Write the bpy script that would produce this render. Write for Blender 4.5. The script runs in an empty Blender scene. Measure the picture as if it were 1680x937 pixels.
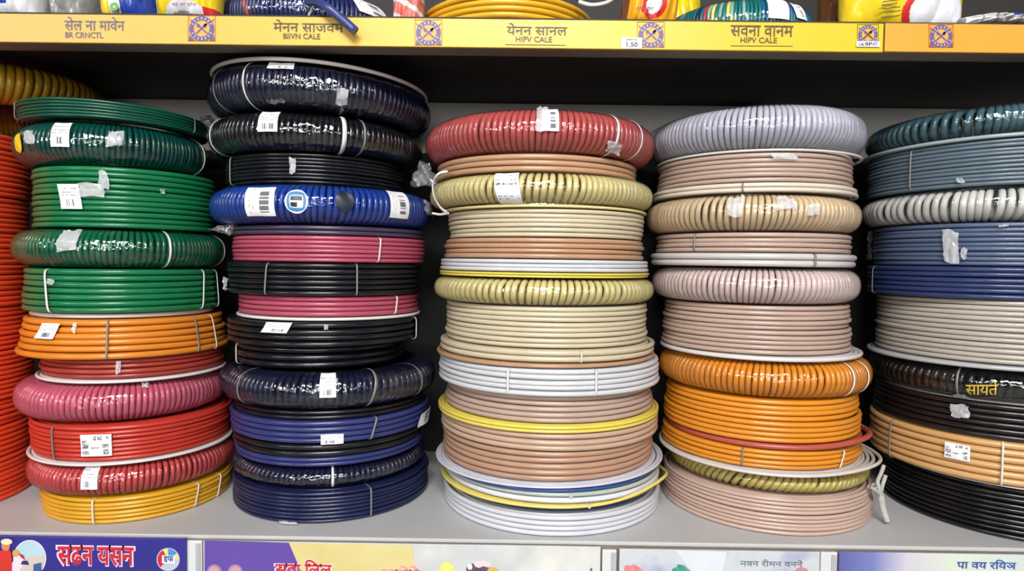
import bpy, math, random
import numpy as np

rng = np.random.default_rng(7)
random.seed(7)
SC = bpy.context.scene
COL = SC.collection
PI = math.pi
TAU = 2 * math.pi

# ------------------------------------------------------------------ camera
FPX, CX, CY = 1050.0, 840.0, 468.5
SHELF_Z = 1.10
CAM = np.array([0.0, 0.0, SHELF_Z + 0.377])
PITCH, ROLL, YAW = math.atan(38.5 / FPX), math.radians(0.78), math.radians(0.33)
fwd = np.array([-math.sin(YAW) * math.cos(PITCH), math.cos(YAW) * math.cos(PITCH), -math.sin(PITCH)])
r0 = np.cross(fwd, [0, 0, 1.0]); r0 /= np.linalg.norm(r0)
u0 = np.cross(r0, fwd)
rt = r0 * math.cos(ROLL) + u0 * math.sin(ROLL)
up = -r0 * math.sin(ROLL) + u0 * math.cos(ROLL)
cd = bpy.data.cameras.new('camera')
cam = bpy.data.objects.new('camera', cd)
COL.objects.link(cam)
from mathutils import Matrix, Vector
cam.matrix_world = Matrix(((rt[0], up[0], -fwd[0], CAM[0]), (rt[1], up[1], -fwd[1], CAM[1]), (rt[2], up[2], -fwd[2], CAM[2]), (0, 0, 0, 1)))
cd.sensor_width = 36.0
cd.lens = FPX / 1680 * 36
cd.clip_start = 0.01
SC.camera = cam


def ray(px, py):
    return fwd * FPX + rt * (px - CX) - up * (py - CY)


def at(px, py, Y):
    d = ray(px, py)
    return CAM + d * ((Y - CAM[1]) / d[1])


def azim(px, py):
    d = ray(px, py)
    return math.atan2(d[0], d[1])


# ------------------------------------------------------------------ materials
def lin(c):
    return tuple(((v / 255) / 12.92 if v / 255 <= .04045 else ((v / 255 + .055) / 1.055) ** 2.4) for v in c)


MATS = {}


def nodes_of(name):
    m = bpy.data.materials.new(name)
    m.use_nodes = True
    nt = m.node_tree
    return m, nt, nt.nodes['Principled BSDF']


def mat(name, rgb, rough=.45, metal=0., var=.06, scale=40., bump=0., bscale=200., spec=.5):
    key = (name, tuple(rgb))
    if key in MATS:
        return MATS[key]
    m, nt, b = nodes_of(name)
    L = nt.links
    tc = nt.nodes.new('ShaderNodeTexCoord')
    no = nt.nodes.new('ShaderNodeTexNoise')
    no.inputs['Scale'].default_value = scale
    no.inputs['Detail'].default_value = 3
    L.new(tc.outputs['Object'], no.inputs['Vector'])
    rp = nt.nodes.new('ShaderNodeValToRGB')
    c = lin(rgb)
    rp.color_ramp.elements[0].position = .3
    rp.color_ramp.elements[1].position = .7
    rp.color_ramp.elements[0].color = (*[v * (1 - var) for v in c], 1)
    rp.color_ramp.elements[1].color = (*[min(1, v * (1 + var)) for v in c], 1)
    L.new(no.outputs['Fac'], rp.inputs['Fac'])
    L.new(rp.outputs['Color'], b.inputs['Base Color'])
    b.inputs['Roughness'].default_value = rough
    b.inputs['Metallic'].default_value = metal
    b.inputs['Specular IOR Level'].default_value = spec
    if bump:
        n2 = nt.nodes.new('ShaderNodeTexNoise')
        n2.inputs['Scale'].default_value = bscale
        n2.inputs['Detail'].default_value = 4
        L.new(tc.outputs['Object'], n2.inputs['Vector'])
        bp = nt.nodes.new('ShaderNodeBump')
        bp.inputs['Strength'].default_value = bump
        bp.inputs['Distance'].default_value = .004
        L.new(n2.outputs['Fac'], bp.inputs['Height'])
        L.new(bp.outputs['Normal'], b.inputs['Normal'])
    MATS[key] = m
    return m


def cable(rgb, rough=.36):
    return mat('cable_plastic', rgb, rough=rough, var=.05, scale=18, spec=.6)


def film_mat(name, strength=.5, scale=55., rough=.09, base=.0, white=.0):
    if name in MATS:
        return MATS[name]
    m, nt, b = nodes_of(name)
    nt.nodes.remove(b)
    L = nt.links
    out = nt.nodes['Material Output']
    tr = nt.nodes.new('ShaderNodeBsdfTransparent')
    gl = nt.nodes.new('ShaderNodeBsdfGlossy')
    gl.inputs['Roughness'].default_value = rough
    fr = nt.nodes.new('ShaderNodeFresnel')
    fr.inputs['IOR'].default_value = 1.5
    tc = nt.nodes.new('ShaderNodeTexCoord')
    mp = nt.nodes.new('ShaderNodeMapping')
    L.new(tc.outputs['Object'], mp.inputs['Vector'])
    no = nt.nodes.new('ShaderNodeTexNoise')
    no.inputs['Scale'].default_value = scale
    no.inputs['Detail'].default_value = 2.5
    no.inputs['Distortion'].default_value = .6
    L.new(mp.outputs['Vector'], no.inputs['Vector'])
    bp = nt.nodes.new('ShaderNodeBump')
    bp.inputs['Strength'].default_value = strength
    bp.inputs['Distance'].default_value = .006
    L.new(no.outputs['Fac'], bp.inputs['Height'])
    L.new(bp.outputs['Normal'], gl.inputs['Normal'])
    ad = nt.nodes.new('ShaderNodeMath')
    ad.operation = 'ADD'
    ad.use_clamp = True
    ad.inputs[1].default_value = base
    hf = nt.nodes.new('ShaderNodeMath')
    hf.operation = 'MULTIPLY'
    hf.inputs[1].default_value = .5
    L.new(fr.outputs['Fac'], hf.inputs[0])
    L.new(hf.outputs[0], ad.inputs[0])
    mx = nt.nodes.new('ShaderNodeMixShader')
    L.new(ad.outputs[0], mx.inputs['Fac'])
    L.new(tr.outputs[0], mx.inputs[1])
    L.new(gl.outputs[0], mx.inputs[2])
    last = mx
    if white:
        df = nt.nodes.new('ShaderNodeBsdfDiffuse')
        df.inputs['Color'].default_value = (.85, .86, .88, 1)
        m2 = nt.nodes.new('ShaderNodeMixShader')
        m2.inputs['Fac'].default_value = white
        L.new(mx.outputs[0], m2.inputs[1])
        L.new(df.outputs[0], m2.inputs[2])
        last = m2
    L.new(last.outputs[0], out.inputs['Surface'])
    MATS[name] = m
    return m


def ramp_mat(name, stops, scale=8., rough=.35, detail=4., axis=None, coat=0.):
    """a printed surface: colours mixed by noise, or along one object axis"""
    m, nt, b = nodes_of(name)
    L = nt.links
    tc = nt.nodes.new('ShaderNodeTexCoord')
    rp = nt.nodes.new('ShaderNodeValToRGB')
    e = rp.color_ramp.elements
    while len(e) < len(stops):
        e.new(.5)
    for k, (p, c) in enumerate(stops):
        e[k].position = p
        e[k].color = (*lin(c), 1)
    if axis is None:
        no = nt.nodes.new('ShaderNodeTexNoise')
        no.inputs['Scale'].default_value = scale
        no.inputs['Detail'].default_value = detail
        L.new(tc.outputs['Object'], no.inputs['Vector'])
        L.new(no.outputs['Fac'], rp.inputs['Fac'])
    else:
        lo, hi = axis
        sp = nt.nodes.new('ShaderNodeSeparateXYZ')
        L.new(tc.outputs['Object'], sp.inputs[0])
        mr = nt.nodes.new('ShaderNodeMapRange')
        mr.inputs['From Min'].default_value = lo
        mr.inputs['From Max'].default_value = hi
        L.new(sp.outputs['X'], mr.inputs['Value'])
        L.new(mr.outputs[0], rp.inputs['Fac'])
    L.new(rp.outputs['Color'], b.inputs['Base Color'])
    b.inputs['Roughness'].default_value = rough
    b.inputs['Coat Weight'].default_value = coat
    b.inputs['Coat Roughness'].default_value = .2
    return m


FILM = film_mat('shrink_film', .4, 48., .06, .03)
FILM_DARK = film_mat('shrink_film_tight', .5, 46., .06, .09)
CLEAR = film_mat('clear_polythene', 1.0, 45., .12, .12, .10)
TAPE = film_mat('cloudy_tape', .9, 120., .12, .12, .42)
PAPER = mat('label_paper', (236, 236, 240), .5, var=.02)
INK = mat('label_ink', (104, 104, 110), .6, var=.1)
TIE = mat('nylon_tie', (225, 222, 218), .4, var=.04)
CLEARTIE = mat('translucent_tie', (128, 127, 124), .35, var=.05)
STEEL = mat('shelf_enamel', (192, 192, 193), .5, var=.03, scale=12, bump=.05, bscale=60)
UNDER = mat('shelf_underside', (46, 41, 38), .7, var=.08)
LIP = mat('shelf_lip', (128, 118, 106), .6, var=.05)


# ------------------------------------------------------------------ mesh helpers
def mesh(name, V, F, mats, parent=None, loc=None, idx=None, smooth=True):
    V = np.asarray(V, dtype=np.float64).reshape(-1, 3)
    if parent is not None:
        V = V - np.array(world_loc(parent))
    elif loc is not None:
        V = V - np.asarray(loc)
    me = bpy.data.meshes.new(name)
    if isinstance(F, np.ndarray):
        nf, k = F.shape
        me.vertices.add(len(V))
        me.vertices.foreach_set('co', V.ravel())
        me.loops.add(nf * k)
        me.loops.foreach_set('vertex_index', F.ravel().astype(np.int32))
        me.polygons.add(nf)
        me.polygons.foreach_set('loop_start', np.arange(0, nf * k, k, dtype=np.int32))
        me.update(calc_edges=True)
    else:
        me.from_pydata(V.tolist(), [], F)
        nf = len(F)
    me.polygons.foreach_set('use_smooth', np.full(nf, bool(smooth)))
    for m in (mats if isinstance(mats, (list, tuple)) else [mats]):
        me.materials.append(m)
    if idx is not None:
        me.polygons.foreach_set('material_index', np.asarray(idx, dtype=np.int32))
    me.update()
    o = bpy.data.objects.new(name, me)
    COL.objects.link(o)
    if parent is not None:
        o.parent = parent
    elif loc is not None:
        o.location = tuple(loc)
    return o


def world_loc(o):
    p = np.zeros(3)
    while o is not None:
        p = p + np.array(o.location)
        o = o.parent
    return p


def empty(name, loc):
    o = bpy.data.objects.new(name, None)
    o.empty_display_size = .02
    COL.objects.link(o)
    o.location = tuple(float(v) for v in loc)
    return o


def tag(o, label, cat, group=None):
    o['label'] = label
    o['category'] = cat
    if group:
        o['group'] = group
    return o


def grid_faces(nu, nv, cu=False, cv=False):
    u = np.arange(nu if cu else nu - 1)
    v = np.arange(nv if cv else nv - 1)
    U, W = np.meshgrid(u, v, indexing='ij')
    U2, W2 = (U + 1) % nu, (W + 1) % nv
    return np.stack([U * nv + W, U2 * nv + W, U2 * nv + W2, U * nv + W2], -1).reshape(-1, 4)


def sweep(P, A, B, ra, rb, segs):
    """tube along P with cross axes A, B"""
    t = np.arange(segs) / segs * TAU
    V = P[:, None, :] + A[:, None, :] * (ra * np.cos(t))[None, :, None] + B[:, None, :] * (rb * np.sin(t))[None, :, None]
    return V.reshape(-1, 3), grid_faces(len(P), segs, False, True)


def frames(P):
    T = np.gradient(P, axis=0)
    T /= np.linalg.norm(T, axis=1)[:, None] + 1e-12
    A = np.zeros_like(P)
    ref = np.array([0, 0, 1.0]) if abs(T[0, 2]) < .9 else np.array([1.0, 0, 0])
    a = np.cross(T[0], ref)
    for k in range(len(P)):
        a = a - T[k] * np.dot(a, T[k])
        a /= np.linalg.norm(a) + 1e-12
        A[k] = a
    return A, np.cross(T, A)


def tube(name, pts, r, m, parent=None, segs=10, res=8, rb=None, loc=None, taper=None):
    pts = np.asarray(pts, float)
    # catmull-rom
    Q = np.vstack([2 * pts[0] - pts[1], pts, 2 * pts[-1] - pts[-2]])
    out = []
    for k in range(1, len(Q) - 2):
        for t in np.linspace(0, 1, res, endpoint=False):
            p0, p1, p2, p3 = Q[k - 1:k + 3]
            out.append(.5 * (2 * p1 + (p2 - p0) * t + (2 * p0 - 5 * p1 + 4 * p2 - p3) * t * t + (3 * p1 - p0 - 3 * p2 + p3) * t ** 3))
    out.append(pts[-1])
    P = np.array(out)
    A, B = frames(P)
    V, F = sweep(P, A, B, r, rb or r, segs)
    if taper is not None:
        k = np.linspace(taper[0], taper[1], len(P))
        V = (P[:, None, :] + (V.reshape(len(P), segs, 3) - P[:, None, :]) * k[:, None, None]).reshape(-1, 3)
    F = [tuple(f) for f in F] + [tuple(range(segs - 1, -1, -1)), tuple(range((len(P) - 1) * segs, len(P) * segs))]
    return mesh(name, V, F, m, parent, loc)


def box(name, x0, x1, y0, y1, z0, z1, m, parent=None, bevel=.0, loc=None):
    V = [(x, y, z) for x in (x0, x1) for y in (y0, y1) for z in (z0, z1)]
    F = [(0, 1, 3, 2), (4, 6, 7, 5), (0, 4, 5, 1), (2, 3, 7, 6), (0, 2, 6, 4), (1, 5, 7, 3)]
    o = mesh(name, V, F, m, parent, loc, smooth=False)
    if bevel:
        md = o.modifiers.new('b', 'BEVEL')
        md.width = bevel
        md.segments = 2
    return o


def text(name, s, px, py, wpx, hpx, Y, m, parent, bold=0.0, thick=.0002, shear=0.0):
    """printed lettering centred on a pixel of the upright plane at depth Y, wpx by hpx pixels large"""
    c = bpy.data.curves.new(name, 'FONT')
    c.body = s
    c.resolution_u = 3
    c.offset = bold
    c.extrude = .001
    tmp = bpy.data.objects.new(name, c)
    COL.objects.link(tmp)
    dg = bpy.context.evaluated_depsgraph_get()
    me = bpy.data.meshes.new_from_object(tmp.evaluated_get(dg))
    co = np.empty(len(me.vertices) * 3)
    me.vertices.foreach_get('co', co)
    co = co.reshape(-1, 3)
    bpy.data.objects.remove(tmp)
    lo, hi = co.min(0), co.max(0)
    c0 = at(px, py, Y)
    k = Y / FPX * 1.0
    d = (co - (lo + hi) / 2) / (hi - lo)
    x = d[:, 0] * wpx * k + shear * d[:, 1] * hpx * k
    V = np.stack([c0[0] + x, np.full(len(co), Y) - d[:, 2] * thick, c0[2] + d[:, 1] * hpx * k], -1)
    V = V - world_loc(parent)
    me.vertices.foreach_set('co', V.ravel())
    me.materials.clear()
    me.materials.append(m)
    me.update()
    o = bpy.data.objects.new(name, me)
    COL.objects.link(o)
    o.parent = parent
    return o


def flat(name, poly, Y, m, parent, thick=.0003):
    """a thin printed shape: poly is a list of pixels on the upright plane Y"""
    P = np.array([at(x, y, Y) for x, y in poly])
    n = len(P)
    V = np.vstack([P - [0, thick, 0], P])
    F = [tuple(range(n)), tuple(range(2 * n - 1, n - 1, -1))] + [(k, k + n, (k + 1) % n + n, (k + 1) % n) for k in range(n)]
    return mesh(name, V, F, m, parent, smooth=False)


def disc(cx, cy, rx, ry=None, n=32, a0=0, a1=TAU):
    ry = ry or rx
    return [(cx + rx * math.cos(a0 + (a1 - a0) * k / (n if a1 - a0 >= TAU - .01 else n - 1)), cy + ry * math.sin(a0 + (a1 - a0) * k / (n if a1 - a0 >= TAU - .01 else n - 1))) for k in range(n)]


def ring(name, cx, cy, r1, r2, Y, m, parent, thick=.0003, n=40):
    a = [at(x, y, Y) for x, y in disc(cx, cy, r1, n=n)]
    b = [at(x, y, Y) for x, y in disc(cx, cy, r2, n=n)]
    V = np.vstack([np.array(a) - [0, thick, 0], np.array(b) - [0, thick, 0]])
    return mesh(name, V, [(k, (k + 1) % n, (k + 1) % n + n, k + n) for k in range(n)], m, parent, smooth=False)


# ------------------------------------------------------------------ coils of cable
CLR = .0006


class Coil:
    """where one coil lies: centre, radius, lower and upper boundary (each a slightly tilted plane)"""

    def __init__(s, X, Y, R, zb, zt, tb, tt, kind, w=None):
        s.X, s.Y, s.R, s.zb, s.zt, s.tb, s.tt, s.kind = X, Y, R, zb, zt, tb, tt, kind
        s.h = zt - zb
        s.w = w or s.h * 1.12
        s.flare = 0.0
        s.e = rng.uniform(.002, .006)
        s.ep = rng.uniform(0, TAU)

    def z(s, x, y, f):
        b = s.zb + s.tb * (x - s.X) + CLR
        t = s.zt + s.tt * (x - s.X) - CLR
        return b + f * (t - b)

    def pos(s, phi, r, f):
        r = r * (1 + s.e * np.sin(2 * phi + s.ep))
        x = s.X + r * np.cos(phi)
        y = s.Y + r * np.sin(phi)
        return np.stack([x, y, s.z(x, y, f)], -1)

    def phi_at(s, px, py):
        """angle of the point of the coil's front that the pixel column px shows"""
        d = ray(px, py)
        dx, dy = d[0], d[1]
        n = math.hypot(dx, dy)
        dx, dy = dx / n, dy / n
        b = s.X * dx + s.Y * dy
        q = b * b - (s.X ** 2 + s.Y ** 2 - (s.R * .995) ** 2)
        t = b - math.sqrt(max(q, 0))
        return math.atan2(t * dy - s.Y, t * dx - s.X)


def wound_mesh(c, name, m, parent, n, layers, bulge=None, squash=1.0, rough=1.0):
    """one continuous cable wound in turns, layer inside layer"""
    h = c.h - 2 * CLR
    d = h / n
    spt = 112
    rad = min(max(d, .0052), .0105)
    layers = max(layers, math.ceil(.03 / rad))
    N = n * layers
    rr, ss = [], []
    for l in range(layers):
        ks = range(n) if l % 2 == 0 else range(n - 1, -1, -1)
        for k in ks:
            f = (k + .5) / n
            rr.append(c.R * (1 + c.flare * (.5 - f)) - rad / 2 - l * rad * .97 - (rng.uniform(0, .0028) * rough if n > 1 else 0))
            ss.append(f)
    u = np.arange(0, N * spt + 1) / spt
    i = np.minimum(np.floor(u).astype(int), N - 1)
    f = u - i
    t = np.clip((f - .84) / .16, 0, 1)
    t = t * t * (3 - 2 * t)
    j = np.minimum(i + 1, N - 1)
    rr, ss = np.array(rr), np.array(ss)
    am, ph = rng.uniform(0, .0011, N) * rough, rng.uniform(0, TAU, N)
    zm, zp = rng.uniform(0, .10, N) / n, rng.uniform(0, TAU, N)
    if n == 1:
        zm *= 0
    phi = PI / 2 + TAU * u

    def at_turn(k):
        return rr[k] - am[k] * (1 + np.sin(phi + ph[k])), ss[k] + zm[k] * np.sin(2 * phi + zp[k]) * np.where((ss[k] > .5 / n + .01) & (ss[k] < 1 - .5 / n - .01), 1, 0)

    ra, sa = at_turn(i)
    rb, sb = at_turn(j)
    r = ra + (rb - ra) * t
    s = sa + (sb - sa) * t
    dz = np.zeros_like(phi)
    if bulge:
        for (a, wd, amp, rise) in bulge:
            q = np.exp(-((np.angle(np.exp(1j * (phi - a)))) / wd) ** 2) * np.interp(i, [0, 1, 2, 3], [1, .55 if len(bulge) > 1 else 0, 0, 0])
            r = r + amp * q
            dz += rise * q
    P = c.pos(phi, r, s)
    P[:, 2] += dz
    er = np.stack([np.cos(phi), np.sin(phi), 0 * phi], -1)
    ez = np.tile([0, 0, 1.0], (len(phi), 1))
    V, F = sweep(P, er, ez, rad / 2, d / 2 * .985 * squash, 8)
    k0 = list(range(7, -1, -1))
    return mesh(name, V, F, m, parent)


def wrapped_mesh(c, name, mats, parent, N, gap=.12, lean=.0, pattern=None):
    """one continuous cable wound as a helix round a ring"""
    h = c.h - 2 * CLR - .0012
    w = c.w
    spt = 26
    a = PI * c.R / N * (.93 - .3 * gap)
    u = np.arange(0, N * spt + 1) / spt
    th = TAU * u / N
    # uneven spacing of the turns
    th2 = th.copy()
    for k in range(1, 9):
        th2 += gap * .35 / k * np.sin(k * th + rng.uniform(0, TAU))  * .35
    turn = np.floor(u).astype(int)
    jit = np.cumsum(np.where(rng.random(N + 2) < .14, rng.uniform(.3, .9, N + 2), 0) * TAU / N * gap * 1.1)
    jit = jit - np.linspace(0, jit[-1], N + 2)
    th2 += np.interp(u, np.arange(N + 2), jit)
    phi = PI / 2 + th2
    psi = TAU * u
    cs, sn = np.cos(psi), np.sin(psi)
    ex = .88
    C = np.sign(cs) * np.abs(cs) ** ex
    S = np.sign(sn) * np.abs(sn) ** ex
    rjit = rng.uniform(-.0006, .0006, N + 2)
    Rm = c.R - w / 2
    r = Rm + (w / 2 - a) * C + np.interp(u, np.arange(N + 2), rjit)
    fz = .5 + (.5 - a / h) * S * .998
    ph = phi + lean * sn * .02 - .35 * TAU / N * 0
    P = c.pos(ph, r, fz * (h / (c.h - 2 * CLR)) + .5 * (1 - h / (c.h - 2 * CLR)))
    er = np.stack([np.cos(ph), np.sin(ph), 0 * ph], -1)
    ez = np.array([0, 0, 1.0])
    nn = er * (cs / w)[:, None] + ez[None] * (sn / h)[:, None]
    nn /= np.linalg.norm(nn, axis=1)[:, None]
    T = np.gradient(P, axis=0)
    T /= np.linalg.norm(T, axis=1)[:, None]
    B = np.cross(T, nn)
    B /= np.linalg.norm(B, axis=1)[:, None]
    V, F = sweep(P, nn, B, a * .92, a, 8)
    idx = None
    if pattern is not None:
        idx = np.repeat([pattern[min(int(k), N - 1) % len(pattern)] for k in turn[:-1]], 8)
    return mesh(name, V, F, mats, parent, idx=idx)


def torus_film(c, parent, m, name='plastic_wrap', N=112):
    nu, nv = N * 6, 24
    ph = np.arange(nu) / nu * TAU
    ps = np.arange(nv) / nv * TAU
    PH, PS = np.meshgrid(ph, ps, indexing='ij')
    cs, sn = np.cos(PS), np.sin(PS)
    C = np.sign(cs) * np.abs(cs) ** .88
    S = np.sign(sn) * np.abs(sn) ** .88
    wr = .0005 * np.abs(np.sin(PH * N / 2)) - .0003 + .0004 * np.sin(PH * 37 + PS * 3)
    r = c.R - c.w / 2 + (c.w / 2 + .0006) * C + wr * np.clip(C, 0, 1)
    V = c.pos(PH.ravel(), r.ravel(), (.5 + .5 * S * .995).ravel())
    return mesh(name, V, grid_faces(nu, nv, True, True), m, parent)


def surf(c, phi, f, off):
    """point on the coil's outer face, f from 0 (bottom) to 1 (top)"""
    phi = np.asarray(phi, float)
    f = np.asarray(f, float)
    if c.kind == 'W':
        sn = np.clip(2 * f - 1, -1, 1)
        s0 = np.sign(sn) * np.abs(sn) ** (1 / .88)
        cs = np.sqrt(np.maximum(0, 1 - s0 * s0)) ** .88
        r = c.R - c.w / 2 + (c.w / 2 + off + .001) * cs
        f = .5 + (f - .5) * (1 + off * 1.5 / c.h)
    else:
        r = c.R * (1 + c.flare * (.5 - f)) + off
    return c.pos(phi, r, f)


def fpx(c, py, px):
    """fraction of the coil's height that the pixel row shows at its front"""
    ph = c.phi_at(px, py)
    x, y = c.X + c.R * math.cos(ph), c.Y + c.R * math.sin(ph)
    d = ray(px, py)
    D = math.hypot(x, y)
    z = CAM[2] + d[2] / math.hypot(d[0], d[1]) * D
    b = c.zb + c.tb * (x - c.X)
    t = c.zt + c.tt * (x - c.X)
    return (z - b) / (t - b)


def patch(c, parent, name, mats, px, y0, y1, wpx, slant=0, off=.0012, nu=48, nv=26, kind='barcode', shape=None):
    """a sticker that follows the coil's face: centred on column px, from row y0 to y1, wpx wide, its foot slant px aside"""
    f1 = np.clip(fpx(c, y0, px), .0, 1.0)
    f0 = np.clip(fpx(c, y1, px), .0, 1.0)
    us = np.linspace(-.5, .5, nu + 1)
    vs = np.linspace(0, 1, nv + 1)
    V = []
    for a in us:
        for b in vs:
            aa, bb = a, b
            if shape == 'round':
                rr = min(1.0, 1.0)
                x, y = 2 * a, 2 * b - 1
                aa, bb = x * math.sqrt(max(0, 1 - y * y / 2)) / 2, (y * math.sqrt(max(0, 1 - x * x / 2)) + 1) / 2
            pxx = px + aa * wpx + slant * (1 - bb - .5)
            ph = c.phi_at(pxx, (y0 + y1) / 2)
            V.append(surf(c, ph, f0 + (f1 - f0) * bb, off + .0004 * math.sin(7 * a + 5 * b)))
    V = np.array(V)
    F = grid_faces(nu + 1, nv + 1)
    rr = random.Random(int(px * 7 + y0))
    idx = np.zeros((nu, nv), int)
    if kind == 'barcode':
        bx0 = int(nu * rr.uniform(.12, .3)); bx1 = int(nu * rr.uniform(.55, .85))
        by0 = int(nv * .12); by1 = int(nv * .42)
        for x in range(bx0, bx1):
            if rr.random() < .55:
                idx[x, by0:by1] = 1
        for row in (int(nv * .55), int(nv * .68), int(nv * .82)):
            x = 2
            while x < nu - 3:
                ln = rr.randint(1, 4)
                if rr.random() < .62:
                    idx[x:x + ln, row] = 1
                x += ln + 1
    elif kind == 'upright':
        for y in range(int(nv * .15), int(nv * .85)):
            if rr.random() < .55:
                idx[int(nu * .5):int(nu * .82), y] = 1
        for col in (int(nu * .15), int(nu * .28)):
            y = 2
            while y < nv - 2:
                ln = rr.randint(1, 3)
                if rr.random() < .6:
                    idx[col, y:y + ln] = 1
                y += ln + 1
    elif kind == 'table':
        for x0, y0_, w, hh in ((.05, .08, .22, .14), (.05, .38, .22, .16), (.05, .62, .15, .1), (.42, .74, .1, .18), (.56, .74, .14, .18), (.74, .1, .16, .18), (.7, .4, .2, .1), (.34, .36, .26, .06), (.82, .78, .08, .08)):
            for x in range(int(x0 * nu), int((x0 + w) * nu)):
                for y in range(int(y0_ * nv), int((y0_ + hh) * nv) + 1):
                    if rr.random() < .66:
                        idx[x, y] = 1
    elif kind == 'bold':
        for row, pr in ((.60, .8), (.64, .75), (.75, .5), (.9, .3), (.15, .4), (.2, .4)):
            for x in range(3, nu - 3):
                if rr.random() < pr and (x // 3) % 4:
                    idx[x, int(row * nv)] = 1
    elif kind == 'target':
        for x in range(nu):
            for y in range(nv):
                q = math.hypot(x / (nu - 1) * 2 - 1, y / (nv - 1) * 2 - 1)
                m = max(abs(x / (nu - 1) * 2 - 1), abs(y / (nv - 1) * 2 - 1))
                idx[x, y] = 0 if m > .86 else 1 if m > .58 else 0 if (m > .5 or abs((y / (nv - 1) * 2 - 1)) < .12 or x / (nu - 1) > .55 and y / (nv - 1) < .45) else 2
    return mesh(name, V, F, mats, parent, idx=idx.ravel())


def tie_mesh(c, parent, px, py, m, slant=0.0, wd=.0022, f_lo=0.0, f_hi=1.0, name='cable_tie', th=.0009):
    """a strap round the coil's cross-section"""
    ph0 = c.phi_at(px, py)
    K = 44
    ps = np.arange(K) / K * TAU
    cs, sn = np.cos(ps), np.sin(ps)
    if c.kind == 'W':
        C = np.sign(cs) * np.abs(cs) ** .88
        S = np.sign(sn) * np.abs(sn) ** .88
        rm, hw = c.R - c.w / 2, c.w / 2
    else:
        C = np.sign(cs) * np.abs(cs) ** .3
        S = np.sign(sn) * np.abs(sn) ** .3
        dpt = .034
        rm, hw = c.R - dpt / 2, dpt / 2
    rings = []
    for off, e in ((.0011, -1), (.0011, 1), (.0011 + th, 1), (.0011 + th, -1)):
        r = rm + (hw + off) * C + (c.R * c.flare * (-.5 * S) if c.kind != 'W' else 0)
        f = .5 + .5 * S * .998
        ph = ph0 + e * wd / 2 / c.R + slant * S * .5 / c.R * .02
        rings.append(c.pos(ph, r, f))
    V = np.stack(rings, 1).reshape(-1, 3)
    return mesh(name, V, grid_faces(K, 4, True, True), m, parent)


def scrap(c, parent, px, py, wpx, hpx, m, name='tape_scrap', seed=0, lift=.004):
    """a crumpled scrap of tape or torn film stuck on the coil"""
    rr = np.random.default_rng(seed + int(px))
    nu = nv = 9
    V = []
    ed = 1 + .14 * np.sin(np.arange(64) / 63 * TAU * rr.integers(2, 5) + rr.uniform(0, TAU)) + rr.uniform(-.04, .04, 64)
    for a in np.linspace(-.5, .5, nu):
        for b in np.linspace(-.5, .5, nv):
            k = ed[int((math.atan2(b, a) + PI) / TAU * 63)]
            ph = c.phi_at(px + a * wpx * k, py)
            f = fpx(c, py - b * hpx * k, px)
            V.append(surf(c, ph, min(max(f, .04), .94), .0015 + lift * abs(rr.normal()) * .5))
    return mesh(name, V, grid_faces(nu, nv), m, parent)


# colours
DGREEN, TEAL, GREEN, WGREEN = (14, 78, 60), (6, 76, 68), (22, 112, 68), (12, 102, 68)
ORANGE, DRED, PINK, RED, SALMON, YELLOW = (216, 132, 42), (160, 58, 46), (198, 94, 116), (192, 56, 42), (192, 74, 74), (214, 158, 36)
NAVY, BLACK, BLUE, PURPLE, CRIMSON, INDIGO = (23, 27, 56), (18, 19, 25), (28, 64, 152), (66, 55, 80), (172, 76, 98), (48, 54, 108)
TAN, KHAKI, CREAM, WHITE, LEMON, BRICK = (182, 142, 110), (208, 195, 138), (200, 188, 160), (204, 204, 208), (226, 206, 92), (180, 84, 82)
LILAC, PTAN, BEIGE, PBEIGE, GREY, APRICOT = (182, 182, 195), (180, 155, 142), (208, 184, 150), (208, 188, 184), (196, 190, 188), (216, 138, 40)
SLATE, GTEAL, BONE, STEELB, NAVYB, GREIGE = (92, 108, 120), (66, 98, 108), (206, 206, 200), (82, 96, 124), (44, 57, 100), (178, 170, 158)

GRP = 'cable coils stacked on the shelf'
BAR = [PAPER, INK]
BLUEPRINT = mat('label_print_blue', (70, 130, 180), .4)
GOLDPRINT = mat('label_print_gold', (200, 168, 60), .4)
DARKPRINT = mat('label_print_dark', (30, 36, 50), .4)
YELLOWST = mat('yellow_sticker', (228, 190, 40), .4)
HOOPW = (224, 214, 212)


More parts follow.
